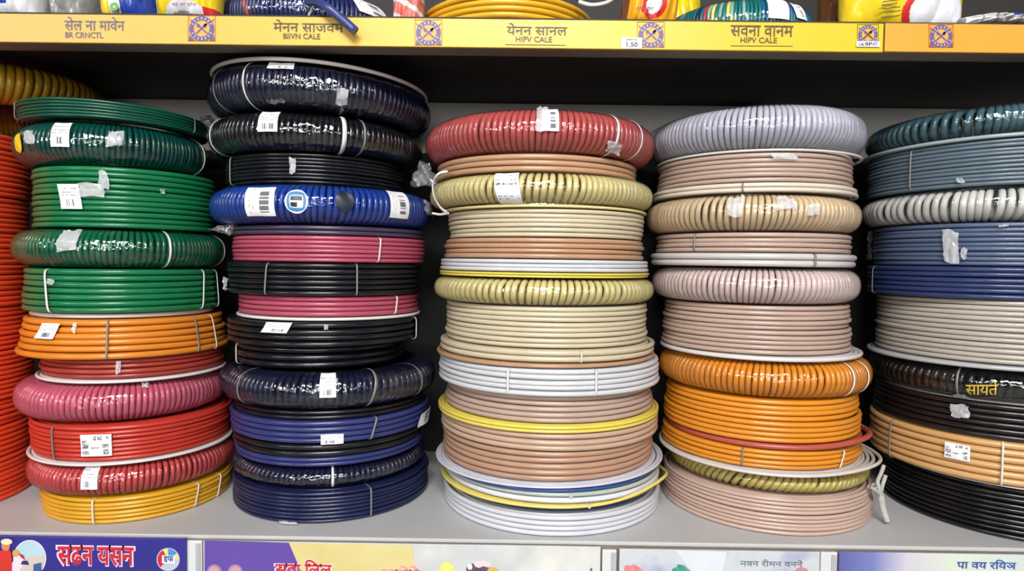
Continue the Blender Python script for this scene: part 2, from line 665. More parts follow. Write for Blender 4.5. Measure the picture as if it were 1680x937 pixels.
def stack(D, top, ttop, rows, Rfix=None):
    """builds one stack from its top boundary downwards; rows: kind, colour, xl, xr, lower boundary row, turns, label, options"""
    info = []
    for kind, col, xl, xr, yb, n, label, op in rows:
        ym = yb - 15
        if xr is None:
            a0 = azim(xl, ym)
            R = Rfix
            # centre azimuth so that the silhouette falls on xl
            th = a0 + .15
            for _ in range(30):
                th = a0 + math.asin(R / (D / math.cos(th)))
            cx = CX + FPX * math.tan(th)
        else:
            a0, a1 = azim(xl, ym), azim(xr, ym)
            th = (a0 + a1) / 2
            R = D / math.cos(th) * math.sin((a1 - a0) / 2)
            cx = (xl + xr) / 2
        info.append((kind, col, th, R, cx, yb, n, label, op))
    out = []
    prev = None
    for k, (kind, col, th, R, cx, yb, n, label, op) in enumerate(info):
        L = D / math.cos(th)

        def zrow(y, R_, cxx):
            d = ray(cxx, y)
            return CAM[2] + d[2] / math.hypot(d[0], d[1]) * (L - R_)
        eff = lambda q: q[3] - (.016 if q[0] == 'W' else 0.0)
        if k == 0:
            prev = (zrow(top, R - .016 if kind == 'W' else R, cx), ttop)
        if k == len(info) - 1:
            zb = SHELF_Z
        else:
            below = yb > 430
            q = info[k] if below else info[k + 1]
            zb = zrow(yb, eff(q), cx)
        tb = op.get('tilt', 0.0)
        c = Coil(D * math.tan(th), D, R, zb, prev[0], tb, prev[1], kind, op.get('w'))
        prev = (zb, tb)
        c.flare = op.get('flare', 0.0)
        build_coil(c, col, n, label, op)
        out.append(c)
    return out


def build_coil(c, col, n, label, op):
    extras = c.kind == 'W' or any(k in op for k in ('labs', 'ties', 'scraps', 'custom'))
    root = empty('cable_coil', (c.X, c.Y, c.zb))
    tag(root, label, 'cable coil', GRP)
    m = op.get('mats') or cable(col, op.get('rough', .25))
    if c.kind == 'W':
        wrapped_mesh(c, 'cable_winding', m, root, n or 128, op.get('gap', .12), op.get('lean', .0), op.get('pattern'))
        torus_film(c, root, op.get('film', FILM), N=n or 128)
    else:
        lay = op.get('layers', 4 if n >= 4 else 3)
        b = op.get('bulge')
        if b:
            b = [(c.phi_at(px, 600) if px is not None else a, wd, amp, rise) for (px, a, wd, amp, rise) in b]
        wound_mesh(c, 'cable_winding', m, root, n, lay, b, rough=op.get('rough_lay', 1.0))
    for spec in op.get('labs', []):
        px, y0, y1, w, kd = spec[:5]
        sl = spec[5] if len(spec) > 5 else 0
        patch(c, root, 'barcode_label', BAR, px, y0, y1, w, sl, kind=kd)
    for t in op.get('ties', []):
        px, py = t[0], t[1]
        tie_mesh(c, root, px, py, TIE if (len(t) < 3 or t[2] == 'w') else CLEARTIE, t[3] if len(t) > 3 else 0.0, t[4] if len(t) > 4 else .0022)
    for q, (px, py, w, h) in enumerate(op.get('scraps', [])):
        scrap(c, root, px, py, w, h, TAPE, seed=q)
    if 'custom' in op:
        op['custom'](c, root)
    return root


# ------------------------------------------------------------------ room shell and shelves
FY = .855                      # front edge of the shelves
BACK = 1.255


def structure(o):
    o['kind'] = 'structure'
    return o


fl = mat('floor_tile', (168, 164, 158), .3, var=.08, scale=3)
structure(box('floor', -4, 4, -6, 1.4, -.05, 0, fl))
structure(box('wall_back', -4, 4, BACK + .02, BACK + .12, 0, 3.2, mat('back_wall_paint', (96, 92, 88), .8)))

sh = empty('display_shelf', (0, 1.05, SHELF_Z - .02))
tag(sh, 'grey enamelled lower shelf carrying the stacks of cable coils', 'shelf')
box('shelf_board', -1.9, 1.9, FY, BACK, SHELF_Z - .018, SHELF_Z, STEEL, sh, .0015)
box('front_lip', -1.9, 1.9, FY - .0012, FY + .002, SHELF_Z - .07, SHELF_Z - .0045, LIP, sh)
box('back_panel', -1.9, 1.9, BACK, BACK + .012, SHELF_Z, 1.686, mat('back_panel_gap_shade', (26, 24, 23), .7, var=.05), sh)  # near-black so the shade between the stacks is put into the panel colour
box('back_rail', -1.9, 1.9, BACK - .002, BACK + .012, 1.6865, 1.784, mat('back_panel_enamel', (212, 208, 200), .6, var=.05), sh)

us = empty('display_shelf', (0, 1.05, 1.77))
tag(us, 'upper shelf with dark underside above the cable stacks, carrying packets', 'shelf')
box('shelf_board', -1.9, 1.9, FY + .004, BACK + .012, 1.785, 1.80, UNDER, us)
box('front_lip', -1.9, 1.9, FY + .003, FY + .052, 1.7645, 1.784, LIP, us, .001)
box('back_panel', -1.9, 1.9, BACK, BACK + .012, 1.80, 2.5, mat('upper_back_panel', (40, 36, 34), .7), us)

# ------------------------------------------------------------------ the stacks
# outermost stack of red coils
red_rows = []
names = ['topmost', 'second', 'third', 'fourth', 'fifth', 'sixth', 'lowest']
D0, R0 = .982, .147
th0 = azim(57, 560)
for _ in range(30):
    th0 = azim(57, 560) - math.asin(R0 / (D0 / math.cos(th0)))
X0 = D0 * math.tan(th0)
lean_tan = math.sqrt((X0 ** 2 + D0 ** 2) - R0 ** 2)


def z_sil(px, py, dist):
    d = ray(px, py)
    return CAM[2] + d[2] / math.hypot(d[0], d[1]) * dist


ys = [222, 325, 425, 503, 574, 653, 745]
L0 = math.hypot(X0, D0)
da = abs(azim(20, 560) - th0)
front0 = L0 * math.cos(da) - math.sqrt(max(0, R0 ** 2 - (L0 * math.sin(da)) ** 2))
zs = [z_sil(20, y, front0) for y in ys] + [SHELF_Z]
VERM = (240, 74, 36)
for k in range(7):
    c = Coil(X0, D0, R0 - (.002 if k % 2 else 0), zs[k + 1], zs[k], 0, 0, 'P')
    n = max(5, round(c.h / .0078))
    build_coil(c, VERM, n, ['topmost vermilion coil in the stack beside the green coils, under the gold one', 'vermilion coil second from the top of the all-red stack', 'vermilion coil third from the top of the all-red stack', 'vermilion coil in the middle of the all-red stack', 'vermilion coil third from the shelf in the all-red stack', 'vermilion coil second from the shelf in the all-red stack', 'bottom vermilion coil of the all-red stack, resting on the shelf'][k], {'rough': .5, 'rough_lay': .6})
# gold wrapped coil leaning on top of the red and green stacks
cg = Coil(-.885, 1.082, .165, 1.698, 1.766, .13, .06, 'W')
GOLD_COIL = cg

GR = DGREEN
S1 = stack(1.010, 163, -.02, [
    ('P', DGREEN, 22, 343, 198, 6, 'dark green flat cable coil on the very top of the green stack', {'rough': .3, 'ties': [(318, 205, 'c'), (26, 195, 'c')]}),
    ('W', TEAL, 20, 343, 273, 112, 'teal green coil in crinkled film with a yellow sticker, second from the top', {'gap': .2, 'film': FILM_DARK, 'labs': [(100, 200, 241, 30, 'barcode')], 'ties': [(334, 255)],
        'custom': lambda c, r: patch(c, r, 'round_sticker', [YELLOWST, INK], 33, 219, 251, 11, kind='none', shape='round'), 'scraps': [(190, 228, 24, 24), (53, 226, 16, 20)]}),
    ('P', GREEN, 50, 356, 375, 11, 'tall bright green coil with a white barcode label and torn tape', {'labs': [(116, 302, 343, 34, 'barcode', 6)], 
        'scraps': [(150, 312, 40, 22), (171, 296, 16, 30), (265, 314, 7, 7)]}),
    ('W', WGREEN, 18, 370, 441, 116, 'green film-wrapped coil with a torn silvery patch, above a flat green coil', {'gap': .2, 'film': FILM_DARK, 'ties': [(279, 405, 'w', 0, .003), (366, 405)], 'scraps': [(113, 395, 30, 34)]}),
    ('P', GREEN, 32, 363, 515, 7, 'flat green coil with two white straps, resting above the orange coil', {'flare': .03, 'ties': [(78, 490, 'w', -.5, .003), (333, 485, 'w', .4, .003), (356, 470)], 'scraps': [(86, 462, 12, 9)]}),
    ('P', HOOPW, 46, 352, 523, 1, 'thin white cable loop between the green coil and the orange coil', {}),
    ('P', ORANGE, 28, 372, 590, 6, 'orange flat coil with a small tilted label, below the green coils', {'flare': .07, 'labs': [(77, 530, 556, 30, 'barcode', -10)], 'ties': [(176, 560, 'c'), (322, 545, 'c'), (350, 520, 'w')], 'scraps': [(122, 537, 6, 18)]}),
    ('P', DRED, 62, 371, 622, 4, 'narrow brick red coil squeezed between the orange and the pink coil', {'scraps': [(195, 600, 8, 26)]}),
    ('P', HOOPW, 56, 373, 629, 1, 'thin white cable loop lying on the pink coil', {}),
    ('W', PINK, 22, 374, 694, 112, 'rose pink film-wrapped coil, the only all-pink one in its stack', {'gap': .12, 'scraps': [(240, 634, 12, 8)]}),
    ('P', RED, 46, 381, 756, 8, 'bright red flat coil with a large square printed label', {'flare': -.02, 'labs': [(159, 712, 749, 50, 'table')], 'ties': [(88, 705, 'c')]}),
    ('P', HOOPW, 41, 383, 763, 1, 'thin white cable loop under the bright red labelled coil', {}),
    ('W', SALMON, 42, 385, 812, 112, 'salmon red film-wrapped coil resting on the yellow bottom coil', {'gap': .22, 'labs': [(147, 768, 803, 27, 'barcode')]}),
    ('P', YELLOW, 65, 381, 869, 6, 'golden yellow coil resting on the shelf under the reds', {'flare': -.02, 'ties': [(153, 835, 'w'), (322, 815, 'w', .3), (358, 800, 'w', .4, .003)]}),
])

S2 = stack(1.05, 98, -.045, [
    ('W', NAVY, 339, 706, 182, 120, 'tilted navy film-wrapped coil on the very top, with a white loop over it', {'tilt': -.03, 'film': FILM_DARK, 'labs': [(459, 100, 112, 44, 'barcode')], 'ties': [(400, 140, 'w'), (352, 160, 'c')], 'scraps': [(561, 158, 20, 22)]}),
    ('W', BLACK, 342, 692, 250, 116, 'black film-wrapped coil with two white straps, directly under the tilted navy coil', {'film': FILM_DARK, 'labs': [(440, 181, 216, 32, 'barcode')], 'ties': [(565, 220, 'w', 0, .006), (598, 220, 'c', 0, .003), (346, 225)]}),
    ('P', BLACK, 368, 666, 300, 8, 'narrow black coil of few strands above the bright blue coil', {'scraps': [(481, 272, 10, 26)], 'ties': [(379, 290, 'c', 0, .003)]}),
    ('W', BLUE, 343, 706, 369, 116, 'bright blue film-wrapped coil with stickers and a round badge', {'labs': [(427, 307, 354, 48, 'upright'), (654, 314, 358, 30, 'upright')],
        'custom': lambda c, r: (patch(c, r, 'round_sticker', [PAPER, BLUEPRINT, DARKPRINT], 487, 311, 350, 38, kind='target', shape='round', off=.0016), patch(c, r, 'dark_sticker', [DARKPRINT, DARKPRINT], 565, 313, 347, 30, kind='none', shape='round', off=.0016)), 'scraps': [(700, 342, 14, 24)]}),
    ('P', PURPLE, 376, 697, 386, 2, 'dark purple cable loops lying between bright blue and crimson coils', {}),
    ('P', CRIMSON, 378, 699, 431, 6, 'taller crimson pink coil with a white strap, under the purple loops', {'ties': [(622, 400, 'w', .2)]}),
    ('P', BLACK, 371, 693, 487, 6, 'black coil with two straps sandwiched between two crimson coils', {'ties': [(437, 460, 'c', .2), (585, 460, 'c')], 'scraps': [(371, 465, 10, 20)]}),
    ('P', CRIMSON, 388, 689, 521, 4, 'thin crimson pink coil sandwiched between two black coils', {'ties': [(649, 505, 'w', .2, .003)]}),
    ('P', HOOPW, 386, 690, 528, 1, 'thin white cable loop under the thin crimson coil', {}),
    ('P', BLACK, 367, 691, 572, 4, 'black coil with a tilted barcode label, under the thin crimson coil', {'labs': [(455, 524, 546, 42, 'barcode', -10)], 'scraps': [(535, 534, 6, 14)], 'ties': [(681, 540)]}),
    ('P', BLACK, 382, 663, 607, 3, 'narrow black coil resting on the navy film-wrapped coil in the lower stack', {'ties': [(390, 585)]}),
    ('W', NAVY, 359, 713, 674, 100, 'navy film-wrapped coil with a silvery label, midway down the dark stack', {'gap': .3, 'film': FILM_DARK, 'labs': [(538, 616, 652, 27, 'barcode')], 'ties': [(391, 640, 'c'), (614, 635, 'c', .6, .004), (690, 620, 'c')], 'scraps': [(538, 632, 30, 16)]}),
    ('P', BLACK, 380, 699, 690, 2, 'two black strands of cable above the indigo blue coil', {}),
    ('P', INDIGO, 376, 703, 730, 4, 'indigo blue coil with a small white label hanging at its edge', {'labs': [(545, 713, 731, 37, 'barcode')], 'ties': [(613, 715, 'c', .5, .003)],
        'custom': lambda c, r: patch(c, r, 'swing_label', BAR, 694, 676, 716, 17, -6, kind='upright')}),
    ('P', BLACK, 379, 697, 752, 2, 'two black strands of cable under the indigo blue coil', {}),
    ('P', INDIGO, 384, 694, 768, 2, 'two indigo strands lying on the small navy wrapped coil', {}),
    ('W', NAVY, 380, 696, 800, 108, 'low navy film-wrapped coil just above the bottom coil', {'film': FILM_DARK, 'w': .05, 'ties': [(546, 780, 'w', 0, .0035)]}),
    ('P', (24, 30, 66), 379, 704, 870, 8, 'glossy midnight navy coil resting on the shelf, bottom of the dark stack', {'rough': .25, 'ties': [(608, 835, 'c')], 'scraps': [(475, 860, 26, 10)]}),
])


def big_tie(c, r):
    # strap round the tan and the khaki coil together
    pts = [at(716, 292, c.Y - .07), at(724, 283, c.Y - .09), at(733, 281, c.Y - .105), at(718, 286, c.Y - .10), at(710, 302, c.Y - .085), at(712, 322, c.Y - .09), at(722, 340, c.Y - .12), at(735, 350, c.Y - .14)]
    tube('cable_tie', pts, .0022, TIE, r, rb=.0010)
    pts = [at(735, 350, c.Y - .145), at(722, 352, c.Y - .13), at(710, 350, c.Y - .12)]
    tube('tie_end', pts, .0016, TIE, r)


S3 = stack(1.037, 174, .0, [
    ('W', BRICK, 700, 1073, 250, 122, 'coral red film-wrapped coil on top of the cream stack', {'labs': [(903, 176, 215, 28, 'upright')], 'ties': [(1014, 215, 'w', .3, .004), (1052, 215, 'w')], 'scraps': [(890, 190, 22, 46), (1010, 240, 24, 14)]}),
    ('P', TAN, 715, 1047, 281, 3, 'tan coil of three strands under the coral red coil', {}),
    ('W', KHAKI, 706, 1071, 334, 112, 'khaki film-wrapped coil with a wide paper label and a thick white tie', {'gap': .25, 'labs': [(833, 283, 332, 40, 'bold', 6)], 'custom': big_tie}),
    ('P', (222, 210, 150), 726, 1063, 341, 1, 'single pale yellow strand under the labelled khaki coil', {}),
    ('P', CREAM, 734, 1058, 389, 6, 'cream coil under the labelled khaki coil', {'flare': -.02}),
    ('P', TAN, 729, 1057, 425, 4, 'tan coil of four strands between the cream and the white strands', {}),
    ('P', WHITE, 721, 1066, 447, 3, 'white coil of three strands above the thin yellow loops', {}),
    ('P', LEMON, 718, 1069, 457, 2, 'thin lemon yellow loops lying on the lower khaki coil', {}),
    ('W', KHAKI, 713, 1072, 503, 104, 'khaki film-wrapped coil without a label, under the thin yellow loops', {'gap': .35}),
    ('P', CREAM, 729, 1063, 573, 8, 'tall cream coil directly under the lower khaki coil', {'flare': .015}),
    ('P', CREAM, 719, 1075, 597, 2, 'wide cream loops of two strands, tied once, above the tan strand', {'ties': [(953, 590)]}),
    ('P', TAN, 716, 1076, 606, 1, 'single tan strand lying on the light grey tied coil', {}),
    ('P', WHITE, 717, 1083, 653, 5, 'light grey coil with two white ties, midway down the cream stack', {'ties': [(834, 632, 'w', 0, .003), (977, 628, 'w', 0, .003)]}),
    ('P', PTAN, 729, 1071, 696, 5, 'pinkish tan coil above the bright yellow loops', {'flare': .02}),
    ('P', LEMON, 718, 1081, 713, 2, 'bright yellow loops of two strands between tan coils', {'rough_lay': .3}),
    ('P', (190, 160, 138), 722, 1080, 743, 3, 'light tan coil of three strands under the bright yellow loops', {}),
    ('P', (178, 140, 115), 724, 1072, 793, 5, 'deeper tan coil of five strands above the white loop', {'tilt': .012}),
    ('P', (206, 206, 216), 714, 1087, 804, 1, 'white loop of cable lying over a blue strand', {'tilt': .022}),
    ('P', (46, 82, 160), 722, 1080, 809, 1, 'single blue strand between white loops near the shelf', {}),
    ('P', (180, 188, 176), 726, 1080, 817, 1, 'single grey green strand under the blue strand', {'scraps': [(936, 812, 6, 10)]}),
    ('P', (214, 216, 222), 728, 1082, 828, 1, 'single white strand above the loose yellow loop', {}),
    ('P', (226, 208, 110), 722, 1086, 837, 1, 'pale yellow loop bulging loosely outward near the shelf', {'bulge': [(1080, None, .42, .013, .016)], 'ties': [(967, 815, 'w', 0, .003)]}),
    ('P', (44, 52, 90), 738, 1070, 842, 1, 'single navy strand over the white bottom coil', {}),
    ('P', (204, 205, 212), 727, 1081, 887, 4, 'white glossy coil of four strands resting on the shelf', {'rough': .28}),
])

S4 = stack(1.036, 167, .012, [
    ('W', LILAC, 1068, 1423, 243, 120, 'lilac grey film-wrapped coil on top of the beige stack', {'gap': .08}),
    ('P', (212, 206, 198), 1078, 1405, 249, 1, 'pale grey loop standing out from under the lilac grey coil', {'bulge': [(1401, None, .6, .010, 0)]}),
    ('P', PTAN, 1077, 1403, 298, 6, 'pinkish tan coil under the pale grey loop', {'scraps': [(1285, 256, 40, 10)], 'flare': .01}),
    ('P', (216, 204, 188), 1071, 1409, 316, 2, 'pale cream loops of two strands above the beige wrapped coil', {'ties': [(1219, 300, 'c')]}),
    ('W', BEIGE, 1060, 1414, 380, 112, 'beige film-wrapped coil with torn white tape on it', {'gap': .2, 'scraps': [(1207, 340, 24, 30), (1288, 334, 32, 20), (1332, 344, 18, 18)]}),
    ('P', PTAN, 1075, 1400, 414, 4, 'pinkish tan coil of four strands between two wrapped beige coils', {'ties': [(1140, 415, 'c')], 'rough': .4}),
    ('P', GREY, 1065, 1408, 438, 2, 'light grey loops of two strands above the pinkish wrapped coil', {'ties': [(1337, 425, 'c')]}),
    ('W', PBEIGE, 1070, 1412, 501, 116, 'pinkish beige film-wrapped coil without tape, under the grey loops', {'gap': .15}),
    ('P', PTAN, 1085, 1397, 583, 10, 'tall pinkish tan coil of many strands above the orange wrapped coil', {'flare': .03}),
    ('P', (214, 208, 206), 1081, 1417, 594, 1, 'white loop of cable lying on the orange wrapped coil', {}),
    ('W', APRICOT, 1081, 1430, 655, 112, 'orange film-wrapped coil with two white ties at its edge', {'gap': .18, 'ties': [(1400, 625, 'w', .2, .004), (1423, 620, 'w', .2, .004)]}),
    ('P', APRICOT, 1088, 1413, 727, 8, 'tall orange coil between the orange wrapped coil and a brick red loop', {'flare': .03}),
    ('P', (178, 82, 66), 1090, 1424, 739, 1, 'brick red loop slung between two orange coils', {'bulge': [(1420, None, .55, .007, .006)], 'layers': 2}),
    ('P', APRICOT, 1083, 1415, 771, 4, 'short orange coil under the brick red loop', {'ties': [(1218, 755, 'c'), (1380, 752, 'w', .5, .003)]}),
    ('P', (208, 200, 194), 1079, 1440, 783, 1, 'loose white grey loop standing out over the olive wrapped coil', {'bulge': [(1436, None, .5, .008, .006), (1400, None, .5, .002, .002)]}),
    ('W', (190, 172, 96), 1097, 1427, 807, 96, 'olive yellow wrapped coil half hidden under the loose white loop', {'gap': .3, 'w': .04, 'lean': 2.0}),
    ('P', (192, 164, 150), 1084, 1431, 883, 9, 'tall pinkish tan coil resting on the shelf, bottom of the beige stack', {'flare': .015}),
])


def gold_text(c, r):
    # printed gold word on the film of the black coil
    cc = bpy.data.curves.new('lettering', 'FONT')
    cc.body = 'सायते'
    cc.resolution_u = 3
    cc.offset = .008
    tmp = bpy.data.objects.new('t', cc)
    COL.objects.link(tmp)
    dg = bpy.context.evaluated_depsgraph_get()
    me = bpy.data.meshes.new_from_object(tmp.evaluated_get(dg))
    bpy.data.objects.remove(tmp)
    co = np.empty(len(me.vertices) * 3)
    me.vertices.foreach_get('co', co)
    co = co.reshape(-1, 3)
    lo, hi = co.min(0), co.max(0)
    V = []
    for p in co:
        a = (p[0] - lo[0]) / (hi[0] - lo[0])
        b = (p[1] - lo[1]) / (hi[1] - lo[1])
        px = 1585 + a * 52
        V.append(surf(c, c.phi_at(px, 636), fpx(c, 648 - 24 * b, px), .002))
    V = np.array(V) - world_loc(r)
    me.vertices.foreach_set('co', V.ravel())
    me.materials.clear()
    me.materials.append(GOLDPRINT)
    o = bpy.data.objects.new('lettering', me)
    COL.objects.link(o)
    o.parent = r


S5 = stack(1.02, 171, .03, [
    ('W', GTEAL, 1420, None, 219, 92, 'grey teal wrapped coil on top of the stack next to the lilac one', {'gap': .4, 'tilt': .03}),
    ('P', (150, 164, 168), 1417, None, 227, 1, 'pale grey loop under the grey teal wrapped coil', {'tilt': .02}),
    ('P', SLATE, 1420, None, 305, 11, 'tall slate grey coil above the white wrapped coil', {'tilt': .02, 'ties': [(1497, 238, 'c')], 'scraps': [(1577, 297, 12, 8)]}),
    ('W', BONE, 1414, None, 364, 84, 'bone white wrapped coil with dark gaps between its turns', {'gap': .7}),
    ('P', STEELB, 1427, None, 437, 9, 'steel blue coil with a silvery tape label', {'scraps': [(1562, 406, 26, 54), (1583, 416, 10, 18), (1428, 402, 10, 50), (1647, 367, 16, 10)]}),
    ('P', NAVYB, 1420, None, 492, 6, 'royal navy blue coil under the steel blue coil', {'ties': [(1434, 465, 'c')]}),
    ('P', GREIGE, 1432, None, 598, 12, 'tall greige coil of many strands above the glossy black wrapped coil', {}),
    ('P', (176, 176, 178), 1421, None, 607, 1, 'pale grey loop lying on the glossy black wrapped coil', {}),
    ('W', (14, 14, 17), 1424, None, 657, 90, 'black film-wrapped coil with a gold printed word', {'film': FILM_DARK, 'custom': gold_text, 'scraps': [(1574, 653, 28, 12)], 'ties': [(1570, 632, 'c', 0, .003)]}),
    ('P', (196, 190, 180), 1436, None, 662, 1, 'thin pale strand under the gold lettered black coil', {'layers': 1}),
    ('P', (28, 22, 22), 1429, None, 722, 6, 'brownish black coil between the gold lettered coil and the tan coil', {'scraps': [(1576, 674, 30, 22)], 'rough': .25}),
    ('P', (206, 160, 104), 1420, None, 795, 6, 'caramel tan coil with a silvery label, between two black coils', {'flare': .01, 'labs': [(1571, 728, 754, 42, 'table')], 'ties': [(1645, 745, 'w'), (1461, 735, 'c')]}),
    ('P', (204, 190, 168), 1436, None, 799, 1, 'thin pale strand lying on the black bottom coil', {'layers': 1}),
    ('P', (14, 14, 16), 1440, None, 887, 10, 'glossy black coil resting on the shelf beside the twisted white wires', {'rough': .22}),
], Rfix=.168)

build_coil(GOLD_COIL, (226, 178, 48), 84, 'large gold film-wrapped coil leaning over the red stack', {'gap': .12})


# white loop lying over the tilted navy coil
def over_loop():
    c = S2[0]
    n = 120
    ph = np.arange(n) / n * TAU
    pts = c.pos(ph, np.full(n, c.R - .0075), np.full(n, .84)) + [0, 0, .0078]
    er = np.stack([np.cos(ph), np.sin(ph), 0 * ph], -1)
    ez = np.tile([0, 0, 1.0], (n, 1))
    t = np.arange(8) / 8 * TAU
    V = pts[:, None, :] + er[:, None, :] * (.003 * np.cos(t))[None, :, None] + ez[:, None, :] * (.003 * np.sin(t))[None, :, None]
    o = mesh('cable_loop', V.reshape(-1, 3), grid_faces(n, 8, True, True), cable(HOOPW), loc=(c.X, c.Y, c.zt))
    tag(o, 'thin white cable loop lying on top of the tilted navy coil', 'cable loop')


over_loop()


# ------------------------------------------------------------------ crumpled clear bags
def crumple(name, px, py, wpx, hpx, Y, m, label, cat, seed, depth=.03, parent=None):
    rr = np.random.default_rng(seed)
    nu = nv = 18
    c0 = at(px, py, Y)
    k = Y / FPX
    us = np.linspace(-1, 1, nu)
    V = []
    F = []
    for side in (-1, 1):
        for a in us:
            for b in us:
                ang = (math.atan2(b, a) + PI) / TAU * 9
                jg = 1 - max(abs(a), abs(b)) * (.22 + .2 * math.sin(ang * TAU / 3 + seed) + .08 * math.sin(ang * 5 + seed * 2))
                x = a * jg * math.sqrt(1 - b * b / 2) * wpx * k / 2
                z = b * jg * math.sqrt(1 - a * a / 2) * hpx * k / 2
                q = max(0, (1 - a * a) * (1 - b * b)) ** .4
                y = side * depth / 2 * q * .5 + math.sin(a * 6 + b * 4 + seed) * depth * .22 + abs(math.sin(a * 5 - b * 9)) * depth * .3 + rr.normal() * depth * .05 * q
                V.append(c0 + np.array([x + rr.normal() * .001, y, z + rr.normal() * .001]))
    g = grid_faces(nu, nv)
    V = np.array(V)
    F = np.vstack([g, g[:, ::-1] + nu * nv])
    # weld the rim
    o = mesh(name, V, F, m, parent, None if parent else c0)
    md = o.modifiers.new('w', 'WELD')
    md.merge_threshold = .003
    if not parent:
        tag(o, label, cat)
    return o


crumple('plastic_bag', 695, 288, 52, 50, 1.0, CLEAR, 'crumpled clear plastic scrap in the gap beside the coral red coil', 'plastic scrap', 3)
crumple('plastic_bag', 336, 200, 34, 26, 1.10, CLEAR, 'crumpled clear plastic scrap between the green and navy stacks', 'plastic scrap', 4)
crumple('plastic_bag', 368, 376, 50, 20, .955, CLEAR, 'torn clear plastic hanging under the bright blue coil', 'plastic scrap', 5, .012)

# twisted bundle of white wires between the beige and black stacks
tw = empty('wire_bundle', at(1452, 857, .93))
tag(tw, 'twisted bundle of white wires standing on the shelf between stacks', 'wire bundle')
WIRE = mat('white_wire_tape', (186, 182, 178), .6, var=.12, scale=160, bump=.5, bscale=500)
tube('taped_stem', [at(1456, 856, .925), at(1449, 835, .93), at(1444, 812, .93), at(1436, 795, .93)], .0048, WIRE, tw, taper=(.8, 1.15))
tube('wire_end', [at(1445, 815, .927), at(1442, 800, .925), at(1440, 790, .93), at(1446, 775, .94), at(1450, 764, .945)], .0028, WIRE, tw)
tube('wire_end', [at(1445, 808, .932), at(1448, 795, .935), at(1453, 780, .94)], .0028, WIRE, tw)
tube('wire_end', [at(1443, 810, .925), at(1436, 804, .92), at(1426, 798, .918)], .0026, WIRE, tw)

# folded grey sheet behind the stacks
rr = np.random.default_rng(11)
gp = []
for a in np.linspace(0, 1, 22):
    for b in np.linspace(0, 1, 12):
        p = at(1040 + a * 210, 250 - b * (70 * (1 - math.exp(-a * 3.2)) + 8), 1.235)
        gp.append(p + np.array([0, rr.normal() * .003 - .012 * math.sin(a * 5 + b * 2) * .5, 0]))
gs = mesh('plastic_sheet', gp, grid_faces(22, 12), mat('grey_polythene', (190, 190, 184), .35, bump=.4, bscale=40), loc=at(1140, 250, 1.235))
md = gs.modifiers.new('s', 'SOLIDIFY')
md.thickness = .001
tag(gs, 'grey plastic sheet standing behind the coral and lilac coils', 'plastic sheet')

# ------------------------------------------------------------------ the upper shelf edge strips
YS = FY - .006
fasc_main = ramp_mat('yellow_strip_haze_ramp', [(0, (208, 168, 98)), (.35, (212, 172, 76)), (.6, (216, 178, 50)), (1, (218, 180, 24))], rough=.42, axis=(-.7, .5), coat=.0)  # yellow strip; the paler beige end has reflected haze put into its colour
fasc_end = mat('amber_strip_print', (214, 152, 48), .4, var=.02)
PURP = mat('emblem_purple', (96, 82, 128), .5)
ORNG = mat('emblem_orange', (236, 158, 72), .5)
WHT = mat('print_white', (238, 236, 232), .5, var=.01)
LETW = mat('emblem_letter', (206, 200, 206), .5)
REDP = mat('print_red', (190, 40, 52), .5, var=.03)
GREYP = mat('print_grey', (112, 104, 112), .5)
BROWNP = mat('print_brown', (84, 66, 34), .5)


def edge_strip(x0, x1, ya0, yb0, ya1, yb1, m, label):
    """yellow card strip between two pixel columns: upper and lower edge rows at each end"""
    a, b = at(x0, (ya0 + yb0) / 2, YS), at(x1, (ya1 + yb1) / 2, YS)
    zt = (at(x0, ya0, YS)[2] + at(x1, ya1, YS)[2]) / 2
    zb = (at(x0, yb0, YS)[2] + at(x1, yb1, YS)[2]) / 2
    root = empty('shelf_edge_strip', ((a[0] + b[0]) / 2, YS, zb))
    tag(root, label, 'shelf edge strip', 'shelf edge strips')
    o = box('strip_panel', a[0], b[0], YS + .0006, YS + .005, zb, zt, m, root, .0008)
    return root, zb, zt


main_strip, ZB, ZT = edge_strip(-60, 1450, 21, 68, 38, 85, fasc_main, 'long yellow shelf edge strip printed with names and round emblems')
end_strip, _, _ = edge_strip(1453, 1760, 38, 85, 40, 87, fasc_end, 'short amber shelf edge strip with one emblem, abutting the yellow strip')


